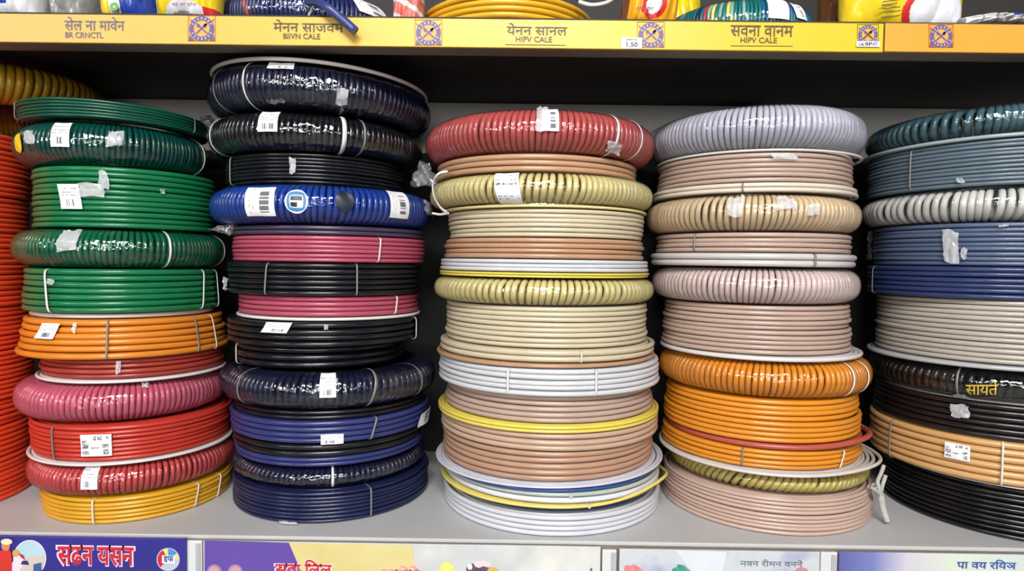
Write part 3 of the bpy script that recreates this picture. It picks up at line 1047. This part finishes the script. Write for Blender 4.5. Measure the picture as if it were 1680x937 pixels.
def emblem(px, py, root, s=1.0, pale=False):
    e = ring('emblem', px, py, 20.5 * s, 13 * s, YS, PURP, root, .0002)
    flat('disc', disc(px, py, 13 * s), YS + .0002, ORNG, e)
    for sg in (-1, 1):
        flat('arrow', [(px + sg * (-9 * s - 1), py + 8 * s - .8), (px + sg * (-9 * s + 1), py + 8 * s + .8), (px + sg * (8 * s + 1.2), py - 8 * s + 1), (px + sg * (8 * s - 1.2), py - 8 * s - 1)], YS - .0002 - .0001 * sg, BROWNP if pale else PURP, e)
        flat('arrow_head', [(px + sg * 3 * s, py - 7 * s), (px + sg * 9.5 * s, py - 9 * s), (px + sg * 7 * s, py - 1.5 * s), (px + sg * 4 * s, py - 2 * s)], YS - .0003, PURP, e)
        flat('corner_mark', [(px + sg * 21 * s, py + 20 * s), (px + sg * 12 * s, py + 19 * s), (px + sg * 20 * s, py + 10 * s)], YS - .0001, PURP, e)
        flat('corner_mark', [(px + sg * 21 * s, py - 17 * s), (px + sg * 18 * s, py - 12 * s), (px + sg * 16.5 * s, py - 13 * s)], YS - .0001, REDP, e)
    for k in range(14):
        a = -PI * .85 + k * PI * .7 / 6 if k < 7 else PI * .15 + (k - 7) * PI * .7 / 6
        x, y = px + 16.8 * s * math.cos(a), py + 16.8 * s * math.sin(a)
        q = a + PI / 2
        w, h = .8 * s, 1.9 * s
        pts = [(x + math.cos(q) * i * w - math.sin(q) * j * h, y + math.sin(q) * i * w + math.cos(q) * j * h) for i, j in ((-1, -1), (1, -1), (.4, 0), (1, 1), (-1, 1))]
        flat('letter', pts, YS - .0003, LETW, e)
    # thin square border
    for (x0, y0, x1, y1) in ((-22.5, -22, 22.5, -21.2), (-22.5, 19.5, 22.5, 20.3), (-22.5, -22, -21.7, 20.3), (21.7, -22, 22.5, 20.3)):
        flat('border', [(px + x0 * s, py + y0 * s), (px + x1 * s, py + y0 * s), (px + x1 * s, py + y1 * s), (px + x0 * s, py + y1 * s)], YS, REDP if not pale else BROWNP, e, .0001)
    return e


for px, py in ((331, 47), (703, 54), (1068, 57.5)):
    emblem(px, py, main_strip)
emblem(1424, 57, main_strip, .78, True)
emblem(1544, 59.5, end_strip, .9)
text('lettering', 'सेल ना मावेन', 155, 39, 98, 22, YS, GREYP, main_strip, .012)
text('lettering', 'BR CRNCTL', 138, 57.5, 62, 9.5, YS, GREYP, main_strip, .014)
text('lettering', 'मेनन साजवम', 506, 42.5, 114, 20, YS, BROWNP, main_strip, .012)
text('lettering', 'BIIVN CALE', 495, 59.5, 60, 9, YS, BROWNP, main_strip, .014)
text('lettering', 'येनन सानल', 881, 48, 98, 19, YS, BROWNP, main_strip, .012)
text('lettering', 'HIPV CALE', 876, 64.5, 59, 9, YS, BROWNP, main_strip, .014)
flat('rule', [(829, 72.6), (928, 73.8), (928, 74.6), (829, 73.4)], YS, BROWNP, main_strip)
text('lettering', 'सवना वानम', 1250, 51, 101, 18, YS, BROWNP, main_strip, .012)
text('lettering', 'HIPV CALE', 1245, 66, 59, 9, YS, BROWNP, main_strip, .014)
flat('rule', [(1199, 74.6), (1301, 75.4), (1301, 76), (1199, 75.4)], YS, BROWNP, main_strip)


def price_tag(px, py, w, h, lines, label, ink):
    c = at(px, py, YS - .0008)
    k = YS / FPX
    root = empty('price_tag', (c[0], YS - .001, c[2] - h * k / 2))
    tag(root, label, 'price tag', 'price tags on the yellow strip')
    box('tag_card', c[0] - w * k / 2, c[0] + w * k / 2, YS - .0016, YS - .0009, c[2] - h * k / 2, c[2] + h * k / 2, PAPER, root, .0003)
    for (s, dx, dy, ww, hh) in lines:
        text('lettering', s, px + dx, py + dy, ww, hh, YS - .0018, ink, root, .03)


price_tag(1036, 71, 34, 18, [('1.50', 1, 2, 18, 8), ('ARRIVAL', 1, -6, 20, 2.6)], 'white price tag reading 1.50 beside an emblem on the yellow strip', mat('tag_ink_dark', (50, 52, 60), .5))
price_tag(1424, 72.5, 38, 9, [('LAL', -10, 0, 10, 5), ('9P', 1, 0, 12, 6.5), ('ET', 12, 0, 7, 5)], 'narrow white tag under the pale emblem at the yellow strip end', mat('tag_ink_blue', (40, 60, 120), .5))

# ------------------------------------------------------------------ goods on the upper shelf
UZ = 1.8006


def packet(name, px, py_bot, wpx, hpx, Y, mats, fn, label, depth=.05, seed=0, tilt=0., crush=1.0):
    """pillow-shaped packet standing on the upper shelf; fn(u, v) picks the printed colour"""
    rr = np.random.default_rng(seed)
    nu, nv = 120, 90
    k = Y / FPX
    c0 = at(px, py_bot, Y)
    W, H = wpx * k, hpx * k
    us, vs = np.linspace(-1, 1, nu), np.linspace(0, 1, nv)
    U, Vv = np.meshgrid(us, vs, indexing='ij')
    q = np.clip((1 - np.abs(U) ** 3) * (1 - np.abs(2 * Vv - 1) ** 4), 0, 1) ** .5
    wr = np.zeros_like(U)
    for _ in range(10):
        fx, fz, p = rr.uniform(-9, 9), rr.uniform(-9, 9), rr.uniform(0, TAU)
        wr += np.abs(np.sin(fx * U + fz * Vv + p)) * .0022 * crush
    X = c0[0] + (U * W / 2) * math.cos(tilt) + (Vv * H) * math.sin(tilt)
    Z = UZ + .0005 + Vv * H * math.cos(tilt) + np.where(U * math.sin(tilt) > 0, 0, -U * W / 2 * math.sin(tilt)) * 0
    Z = Z + (1 - U ** 2) * 0
    yf = Y + depth / 2 - depth / 2 * q - wr * q
    yb = Y + depth / 2 + depth / 2 * q + wr[::-1] * q
    Vt = np.vstack([np.stack([X, yf, Z], -1).reshape(-1, 3), np.stack([X, yb, Z], -1).reshape(-1, 3)])
    g = grid_faces(nu, nv)
    F = np.vstack([g, g[:, ::-1] + nu * nv])
    uc = (np.arange(nu - 1) + .5) / (nu - 1)
    vc = (np.arange(nv - 1) + .5) / (nv - 1)
    idx = [fn(a, b) for a in uc for b in vc] * 2
    root = empty(name, (c0[0], Y + depth / 2, UZ))
    tag(root, label, 'packet', 'packets and bags on the upper shelf')
    o = mesh('pouch', Vt, F, mats, root, idx=idx)
    md = o.modifiers.new('w', 'WELD')
    md.merge_threshold = .0002
    return root


PBLUE = mat('packet_blue', (36, 62, 150), .25, bump=.3, bscale=60)
PDBLUE = mat('packet_dark_blue', (24, 32, 96), .25, bump=.3, bscale=60)
PYEL = mat('packet_yellow', (232, 200, 36), .25, bump=.25, bscale=60)
PWHT = mat('packet_white', (226, 226, 232), .25, bump=.3, bscale=60)
PGRY = mat('packet_grey', (150, 148, 146), .25, bump=.6, bscale=50)
PGRN = mat('packet_green', (110, 160, 80), .3)
PORG = mat('packet_orange', (240, 168, 30), .3, bump=.2, bscale=60)
PRED = mat('packet_red', (206, 48, 44), .3)
PPNK = mat('packet_pink', (226, 120, 110), .25, bump=.4, bscale=50)
PCLR = film_mat('clear_bag_film', .9, 40., .15, .15, .35)
PBRN = mat('packet_brown', (120, 70, 40), .4, bump=.3, bscale=40)

packet('plastic_bag', 12, 26, 80, 150, .885, [PWHT, PBLUE], lambda u, v: 1 if v > .14 and .2 < u < .62 else 0, 'white plastic bag with a blue panel at the end of the upper shelf', .04, 1)
packet('plastic_bag', 110, 26, 70, 140, .935, [PGRY, PWHT], lambda u, v: 1 if u > .72 and v < .14 else 0, 'crumpled grey clear bag between the white bag and the yellow and blue packet', .05, 2, crush=1.6)
pk = packet('packet', 203, 26, 92, 150, .895, [PBLUE, PYEL, PWHT, PGRY], lambda u, v: (2 if .33 < u < .5 else 1 if u < .33 and v > .18 - u * .5 else 3 if u < .33 else 0), 'yellow and dark blue packet with a green round seal', .04, 3)
flat('round_seal', disc(187.5, 11, 7), .8815, PGRN, pk)
flat('seal_dot', disc(187.5, 11, 1.6), .8812, WHT, pk)
pk = packet('packet', 299, 28, 104, 160, .885, [PYEL, PWHT, PRED, PGRY], lambda u, v: (2 if u > .82 and v < .14 and v > .05 else 1 if math.hypot((u - .56) / .36, (v + .02) / .21) < 1 and math.hypot((u - .52) / .26, (v + .02) / .11) > 1 else 3 if math.hypot((u - .52) / .26, (v + .02) / .11) < 1 else 0), 'bright yellow packet with a white arched panel of small lettering', .045, 4)
text('lettering', 'वह वर परेश', 302, 7, 40, 8, .866, mat('print_plum', (110, 70, 110), .5), pk, .01)


def upper_coil(kind, xl, xr, ytop_vis, ybot, h, Yfront, col, n, label, op):
    """a coil lying on the upper shelf, its front at depth Yfront"""
    xm = (xl + xr) / 2
    D = Yfront + .16
    a0, a1 = azim(xl, 10), azim(xr, 10)
    th = (a0 + a1) / 2
    R = D / math.cos(th) * math.sin((a1 - a0) / 2)
    lift = op.get('lift', 0.0)
    c = Coil(D * math.tan(th), D, R, UZ + lift, UZ + lift + h, 0, 0, kind, op.get('w'))
    c.flare = op.get('flare', 0)
    if 'px_colours' in op:
        pt = [0] * n
        for px, ci in op['px_colours']:
            pt[int(((c.phi_at(px, 15) - PI / 2) % TAU) / TAU * n) % n] = ci
        op = dict(op, pattern=pt)
    root = build_coil(c, col, n, label, op)
    root['group'] = 'cable coils on the upper shelf'
    return c, root



def navy_tail(c, r):
    Yf = c.Y - c.R - .002
    tube('loose_end', [at(505, 2, Yf - .004), at(530, 8, FY - .018), at(556, 27, FY - .021), at(583, 51, FY - .022)], .0058, cable((52, 64, 124)), r)
    tube('cable_tie', [at(503, 8, Yf - .003), at(510, 9, Yf - .006), at(511, 17, Yf - .006), at(507, 25, Yf - .002)], .0018, TIE, r)


cU, rU = upper_coil('W', 354, 662, 0, 28, .066, .885, NAVY, 132, 'navy wrapped coil on the upper shelf with a loose end over the yellow strip', {'mats': [cable((34, 46, 104)), cable((190, 60, 70)), cable((60, 130, 140))], 'px_colours': [(402, 1), (645, 2)], 'film': FILM_DARK, 'gap': .15, 'custom': navy_tail})
patch(cU, rU, 'barcode_label', BAR, 607, -12, 25, 52, 14, kind='upright')
packet('plastic_bag', 668, 30, 50, 120, .93, [PPNK, PWHT], lambda u, v: 1 if (v * 9 + u * 2) % 2 < .6 else 0, 'pink and white film packet between the navy and the yellow coil', .03, 6)
upper_coil('P', 692, 972, 0, 30, .050, .872, (222, 170, 40), 6, 'golden yellow flat coil on the upper shelf, its strands loosely fanned', {'flare': -.06, 'lift': .0, 'rough': .3})
upper_coil('P', 930, 1016, 0, 30, .06, 1.02, (26, 24, 24), 6, 'black coil on the upper shelf behind the golden yellow coil', {'rough': .4})
tube('white_cord', [at(950, 3, .93), at(968, 8, .925), at(985, 7, .93), at(1000, 2, .94), at(1010, -8, .96), at(985, -14, .99), at(955, -6, .97)], .0028, cable((226, 222, 220)), None, loc=at(980, 7, .93))
tag(bpy.data.objects['white_cord'], 'loose white cord draped over the black coil on the upper shelf', 'cord')
pk = packet('packet', 1064, 31, 92, 150, .90, [PORG, PRED, PWHT, PBRN], lambda u, v: (1 if math.hypot((u - .52) / .22, (v - .23) / .13) < 1 and math.hypot((u - .52) / .14, (v - .24) / .09) > 1 else 2 if math.hypot((u - .52) / .14, (v - .24) / .09) < 1 else 3 if u < .1 else 0), 'orange yellow packet with a red ringed seal beside the teal coil', .04, 7, tilt=.12)
text('lettering', 'वह बरेश', 1057, 14, 30, 8, .878, BROWNP, pk, .01, shear=0)
packet('packet', 1106, 26, 92, 160, 1.165, [PYEL, PGRN, PWHT], lambda u, v: (1 if v > .1 and u < .4 else 2 if .4 < u < .5 and v > .14 else 0), 'yellow and green packet behind the teal striped coil', .04, 8)
cT, rT = upper_coil('W', 1080, 1340, 0, 31, .062, .876, TEAL, 128, 'teal wrapped coil with coloured turns and white labels on the upper shelf', {'mats': [cable((18, 112, 112)), cable((30, 36, 90)), cable((190, 54, 70)), cable((226, 208, 110)), cable((130, 176, 160)), cable((190, 110, 100)), cable((28, 96, 160))], 'px_colours': [(1096, 5), (1104, 5), (1112, 4), (1118, 4), (1145, 1), (1158, 2), (1165, 4), (1172, 3), (1185, 4), (1200, 3), (1208, 4), (1224, 4), (1262, 6), (1296, 6), (1305, 6), (1318, 6), (1325, 6), (1331, 6)], 'film': FILM})
patch(cT, rT, 'wide_label', BAR, 1277, -10, 31, 34, 0, kind='none')
patch(cT, rT, 'barcode_label', BAR, 1311, 5, 31, 17, 6, kind='upright')
upper_coil('P', 1300, 1405, 0, 31, .055, .935, (52, 66, 44), 7, 'dark olive green coil on the upper shelf behind the teal coil', {'flare': -.15})
packet('packet', 1376, 31, 46, 120, .99, [PBRN, PRED], lambda u, v: 1 if u > .6 else 0, 'small brown and red packet beside the dark olive coil', .03, 10)
pk = packet('packet', 1492, 36, 196, 230, .885, [PYEL, PRED, PWHT], lambda u, v: (2 if math.hypot((u - .72) / .24, (v - .12) / .135) < 1 or (v < .028 and u > .3) else 1 if math.hypot((u - .70) / .28, (v - .12) / .16) < 1 and u < .7 else 0), 'big yellow packet with a red rimmed white window, above the strip joint', .05, 9)
for q, (x, y, l) in enumerate(((1448, 2, 30), (1446, 8, 26), (1447, 14, 30), (1452, 20, 26), (1446, 28, 32))):
    flat('small_print', [(x, y), (x + l, y - 3.5), (x + l, y - 2), (x, y + 2)], .868, BROWNP, pk)
upper_coil('W', 1585, 1800, 0, 36, .06, .905, (150, 56, 44), 84, 'rust red wrapped coil at the end of the upper shelf', {'gap': .3})
packet('plastic_bag', 1650, 36, 130, 15, .868, [PWHT, PBLUE, PGRY], lambda u, v: (1 if u > .5 and v > .55 else 2 if (u * 7) % 1 < .2 else 0), 'white and blue plastic sleeve lying before the rust red coil', .025, 12, crush=1.2)

# ------------------------------------------------------------------ the lower sign strips
YL = FY - .012


def sign(x0, x1, y0, y1, m, label):
    a, b = at(x0, y0 + 30, YL), at(x1, y1 + 30, YL)
    zt = (at(x0, y0, YL)[2] + at(x1, y1, YL)[2]) / 2
    root = empty('shelf_sign', ((a[0] + b[0]) / 2, YL, zt - .085))
    tag(root, label, 'sign', 'printed signs on the lower shelf edge')
    box('sign_panel', a[0], b[0], YL + .0006, YL + .004, zt - .085, zt, m, root, .0006)
    return root


s1 = sign(-70, 305, 877, 886, ramp_mat('sign_blue_print', [(.3, (44, 42, 128)), (.7, (58, 52, 144))], 6), 'dark blue sign with red outlined lettering and a colour wheel badge')
s2 = sign(333, 985, 886, 900, ramp_mat('sign_pale_print', [(.35, (214, 214, 216)), (.5, (196, 198, 198)), (.7, (226, 224, 216))], 9), 'purple, sand and pale grey sign under the dark and cream stacks')
s3 = sign(1016, 1345, 902, 906, ramp_mat('sign_watercolour_grey', [(.3, (150, 150, 190)), (.5, (202, 206, 212)), (.65, (188, 200, 196)), (.8, (214, 212, 220))], 14), 'pale watercolour sign with small grey lettering and red and green flecks')
s4 = sign(1377, 1760, 907, 912, ramp_mat('sign_watercolour_blue', [(0, (74, 76, 150)), (.22, (120, 128, 186)), (.36, (206, 200, 214)), (.55, (214, 222, 206)), (1, (206, 212, 216))], axis=(-.18, .14)), 'blue to pale watercolour sign with dark blue lettering')
LGREY = mat('sign_holder', (214, 214, 216), .35, var=.02)
for px, w, y, lab in ((318, 26, 886, 'white sign holder clip between the blue and the purple sign'), (1000, 24, 901, 'grey white sign holder clip between the two pale signs'), (1361, 28, 905, 'white sign holder clip beside the blue watercolour sign')):
    c = at(px, y + 2, YL + .004)
    k = YL / FPX
    root = empty('sign_holder', (c[0], YL + .004, c[2] - .08))
    tag(root, lab, 'sign holder', 'sign holder clips')
    box('holder_plate', c[0] - w * k / 2, c[0] + w * k / 2, YL + .0045, YL + .009, c[2] - .08, c[2], LGREY, root, .001)
    box('holder_slot', c[0] + w * k * .12, c[0] + w * k * .42, YL + .003, YL + .0046, c[2] - .08, c[2] - .003, mat('holder_slot_grey', (176, 176, 178), .4), root, .0004)

# sign one
PURPLE_INK = mat('sign_purple', (98, 74, 158), .35, var=.05, scale=12)
PINKW = mat('print_pink_white', (244, 214, 226), .5, var=.01)
SKYP = mat('print_sky', (176, 206, 216), .5, var=.08, scale=20)
SKIN = mat('print_skin', (206, 130, 96), .5)
CRIM = mat('print_crimson', (196, 36, 52), .5, var=.02)
Yp = YL
text('lettering_outline', 'सढन यसन', 157, 913, 134, 37, Yp + .0002, PINKW, s1, .05)
text('lettering', 'सढन यसन', 157, 913, 128, 32, Yp - .0003, CRIM, s1, .02)
b = flat('badge', disc(276, 918, 19), Yp + .0002, mat('print_pale_grey', (186, 190, 206), .5), s1)
for a0, a1, m in ((-PI, -.66 * PI, CRIM), (-.66 * PI, -.5 * PI, mat('print_lime', (214, 216, 110), .5)), (-.5 * PI, -.2 * PI, mat('print_azure', (64, 140, 212), .5)), (-.2 * PI, -.02, mat('print_straw', (220, 214, 120), .5)), (.75 * PI, PI, CRIM)):
    flat('badge_sector', disc(276, 918, 17.5, n=12, a0=a0, a1=a1) + [(276, 918)], Yp, m, b)
flat('badge_panel', [(266, 911), (287, 912), (287, 925), (266, 924)], Yp - .0004, WHT, b)
text('badge_lettering', 'इफ', 276.5, 918, 17, 11, Yp - .0008, mat('print_royal', (40, 60, 160), .5), b, .03)
sc_ = flat('round_scene', disc(49, 916, 27, 30), Yp + .0002, PINKW, s1)
flat('scene_sky', disc(49, 916, 25.5, 28.5), Yp, SKYP, sc_)
flat('scene_ground', [(30, 935), (34, 922), (46, 914), (58, 912), (72, 913), (72, 925), (66, 938), (40, 940)], Yp - .0004, mat('print_sand', (206, 192, 180), .5), sc_)
flat('scene_van', [(34, 926), (37, 920), (45, 920), (48, 927)], Yp - .0008, mat('print_navy', (40, 50, 110), .5), sc_)
flat('scene_box', [(55, 926), (68, 923), (68, 940), (55, 940)], Yp - .0008, mat('print_denim', (60, 90, 150), .5), sc_)
pf = flat('printed_person', [(-8, 914), (0, 905), (8, 900), (16, 902), (19, 910), (20, 925), (18, 945), (-8, 945)], Yp - .0002, mat('print_scarlet', (206, 50, 40), .5, var=.05), s1)
flat('head', disc(9.5, 896, 7, 7.5), Yp - .0006, SKIN, pf)
flat('cap', disc(11, 889, 9.5, 5), Yp - .0010, mat('print_cream', (226, 214, 180), .5), pf)
pf2 = flat('printed_person', [(20, 925), (26, 911), (36, 911), (40, 920), (36, 930), (28, 945), (20, 945)], Yp - .0006, PINKW, s1)
flat('head', disc(26, 908, 5.5, 6), Yp - .0010, mat('print_ochre', (212, 160, 70), .5), pf2)
flat('scarf', [(31, 908), (38, 911), (41, 919), (34, 914)], Yp - .0012, CRIM, pf2)
# sign two
flat('purple_field', [(335.5, 886.5), (474, 890.5), (494, 937), (500, 962), (335.5, 958)], Yp + .0003, PURPLE_INK, s2)
flat('sand_field', [(474, 890.5), (676, 895), (682, 937), (684, 968), (500, 962), (494, 937)], Yp + .0003, ramp_mat('sign_sand', [(.3, (210, 194, 126)), (.7, (224, 210, 152))], 10), s2)
text('lettering_outline', 'सवा िलल', 498, 932, 100, 31, Yp, PINKW, s2, .05)
text('lettering', 'सवा िलल', 498, 932, 95, 28, Yp - .0005, CRIM, s2, .015)
text('pale_lettering', 'अनेरे', 655, 939, 72, 22, Yp - .0002, mat('print_faded_pink', (232, 150, 160), .5), s2, .02)
for px in (352, 386):
    h = flat('printed_circle', disc(px, 938, 12), Yp - .0001, mat('print_lilac', (150, 130, 180), .5), s2)
    flat('inner_circle', disc(px, 939, 9.5), Yp - .0005, mat('print_rose', (206, 150, 150), .5), h)
flat('yellow_blob', disc(733, 936, 13, 14), Yp - .0002, mat('print_soft_yellow', (222, 222, 120), .5, var=.1, scale=60), s2)
lace = flat('dark_motif', [(766, 945), (765, 932), (770, 927), (776, 924), (780, 930), (786, 932), (793, 929), (800, 931), (808, 934), (814, 940), (816, 948)], Yp - .0002, mat('print_plum_dark', (92, 72, 92), .5, var=.3, scale=200), s2)
flat('motif_centre', disc(771, 930, 4, 5), Yp - .0006, WHT, lace)
flat('motif_fruit', disc(808, 938, 9, 7), Yp - .0006, mat('print_amber', (220, 170, 70), .5), lace)
flat('pink_blot', disc(790, 926, 16, 6), Yp + .0001, mat('print_blush', (232, 206, 206), .5), s2)
flat('small_mark', [(968, 934), (969, 932), (971.5, 932), (971.5, 938), (968, 938)], Yp - .0002, GREYP, s2)
# sign three
text('lettering', 'नवन रीमन वनने', 1266, 924, 104, 12, Yp - .0002, mat('print_slate', (112, 118, 128), .5), s3, .006)
flat('red_flecks', [(1024, 930), (1028, 927), (1034, 929), (1040, 926), (1046, 930), (1052, 933), (1058, 940), (1050, 945), (1026, 945)], Yp - .0002, mat('print_coral', (220, 130, 130), .5, var=.3, scale=150), s3)
flat('green_fleck', [(1100, 940), (1104, 933), (1110, 931), (1112, 926), (1118, 927), (1124, 929), (1128, 934), (1132, 936), (1132, 945), (1100, 945)], Yp - .0002, mat('print_jade', (64, 150, 130), .5, var=.2, scale=150), s3)
flat('rose_spot', disc(1315, 940, 12, 9), Yp - .0002, mat('print_dusty_rose', (196, 130, 140), .5), s3)
flat('white_field', [(1108, 903), (1192, 906), (1184, 945), (1140, 945)], Yp + .0003, mat('print_cloud', (214, 218, 224), .5, var=.04, scale=30), s3)
# sign four
text('lettering', 'पा वय रियञ', 1619, 926, 98, 16, Yp - .0002, mat('print_cobalt', (52, 84, 160), .5), s4, .012)

# ------------------------------------------------------------------ light
def area(name, loc, target, sx, sy, power, col=(1, 1, 1)):
    l = bpy.data.lights.new(name, 'AREA')
    l.shape = 'RECTANGLE'
    l.size, l.size_y = sx, sy
    l.energy = power
    l.color = col
    o = bpy.data.objects.new(name, l)
    COL.objects.link(o)
    o.location = loc
    d = Vector(target) - Vector(loc)
    o.rotation_euler = d.to_track_quat('-Z', 'Y').to_euler()
    return o


area('ceiling_light', (.0, -1.25, 2.82), (0, .9, 1.4), 1.2, .26, 80, (1, .99, .97))
for lx, ly, pw in ((-3.3, -2.9, 52), (-1.7, -5.0, 40), (1.7, -5.0, 40), (3.3, -2.9, 14)):
    area('ceiling_light', (lx, ly, 2.6), (lx * .15, .9, 1.4), 1.2, .25, pw, (1, .99, .97))
area('added_front_fill', (.3, -6.2, 1.56), (.1, .9, 1.5), 3.0, .9, 95, (.96, .98, 1))  # added frontal fill without a known source, brightens the back rail
w = bpy.data.worlds.new('store_ambience')
w.use_nodes = True
wn = w.node_tree
bg = wn.nodes['Background']
wt = wn.nodes.new('ShaderNodeTexCoord')
wsx = wn.nodes.new('ShaderNodeSeparateXYZ')
wn.links.new(wt.outputs['Generated'], wsx.inputs[0])
wmr = wn.nodes.new('ShaderNodeMapRange')
wmr.inputs['From Min'].default_value = -1
wmr.inputs['From Max'].default_value = 1
wn.links.new(wsx.outputs['Z'], wmr.inputs['Value'])
wr_ = wn.nodes.new('ShaderNodeValToRGB')
el = wr_.color_ramp.elements
for _ in range(4):
    el.new(.5)
for k, (p_, v_) in enumerate(((0, .03), (.38, .05), (.45, .10), (.57, .10), (.66, .05), (1, .04))):
    el[k].position = p_
    el[k].color = (v_ * .96, v_ * .98, v_, 1)
wn.links.new(wmr.outputs[0], wr_.inputs['Fac'])
wn.links.new(wr_.outputs['Color'], bg.inputs[0])
bg.inputs[1].default_value = 1.0
SC.world = w
vs = SC.view_settings
vs.view_transform = 'Standard'
vs.look = 'None'
vs.gamma = 1.0
vs.use_curve_mapping = False
vs.exposure = -0.15
SC.cycles.max_bounces = 6
SC.cycles.transparent_max_bounces = 12
SC.cycles.use_denoising = True
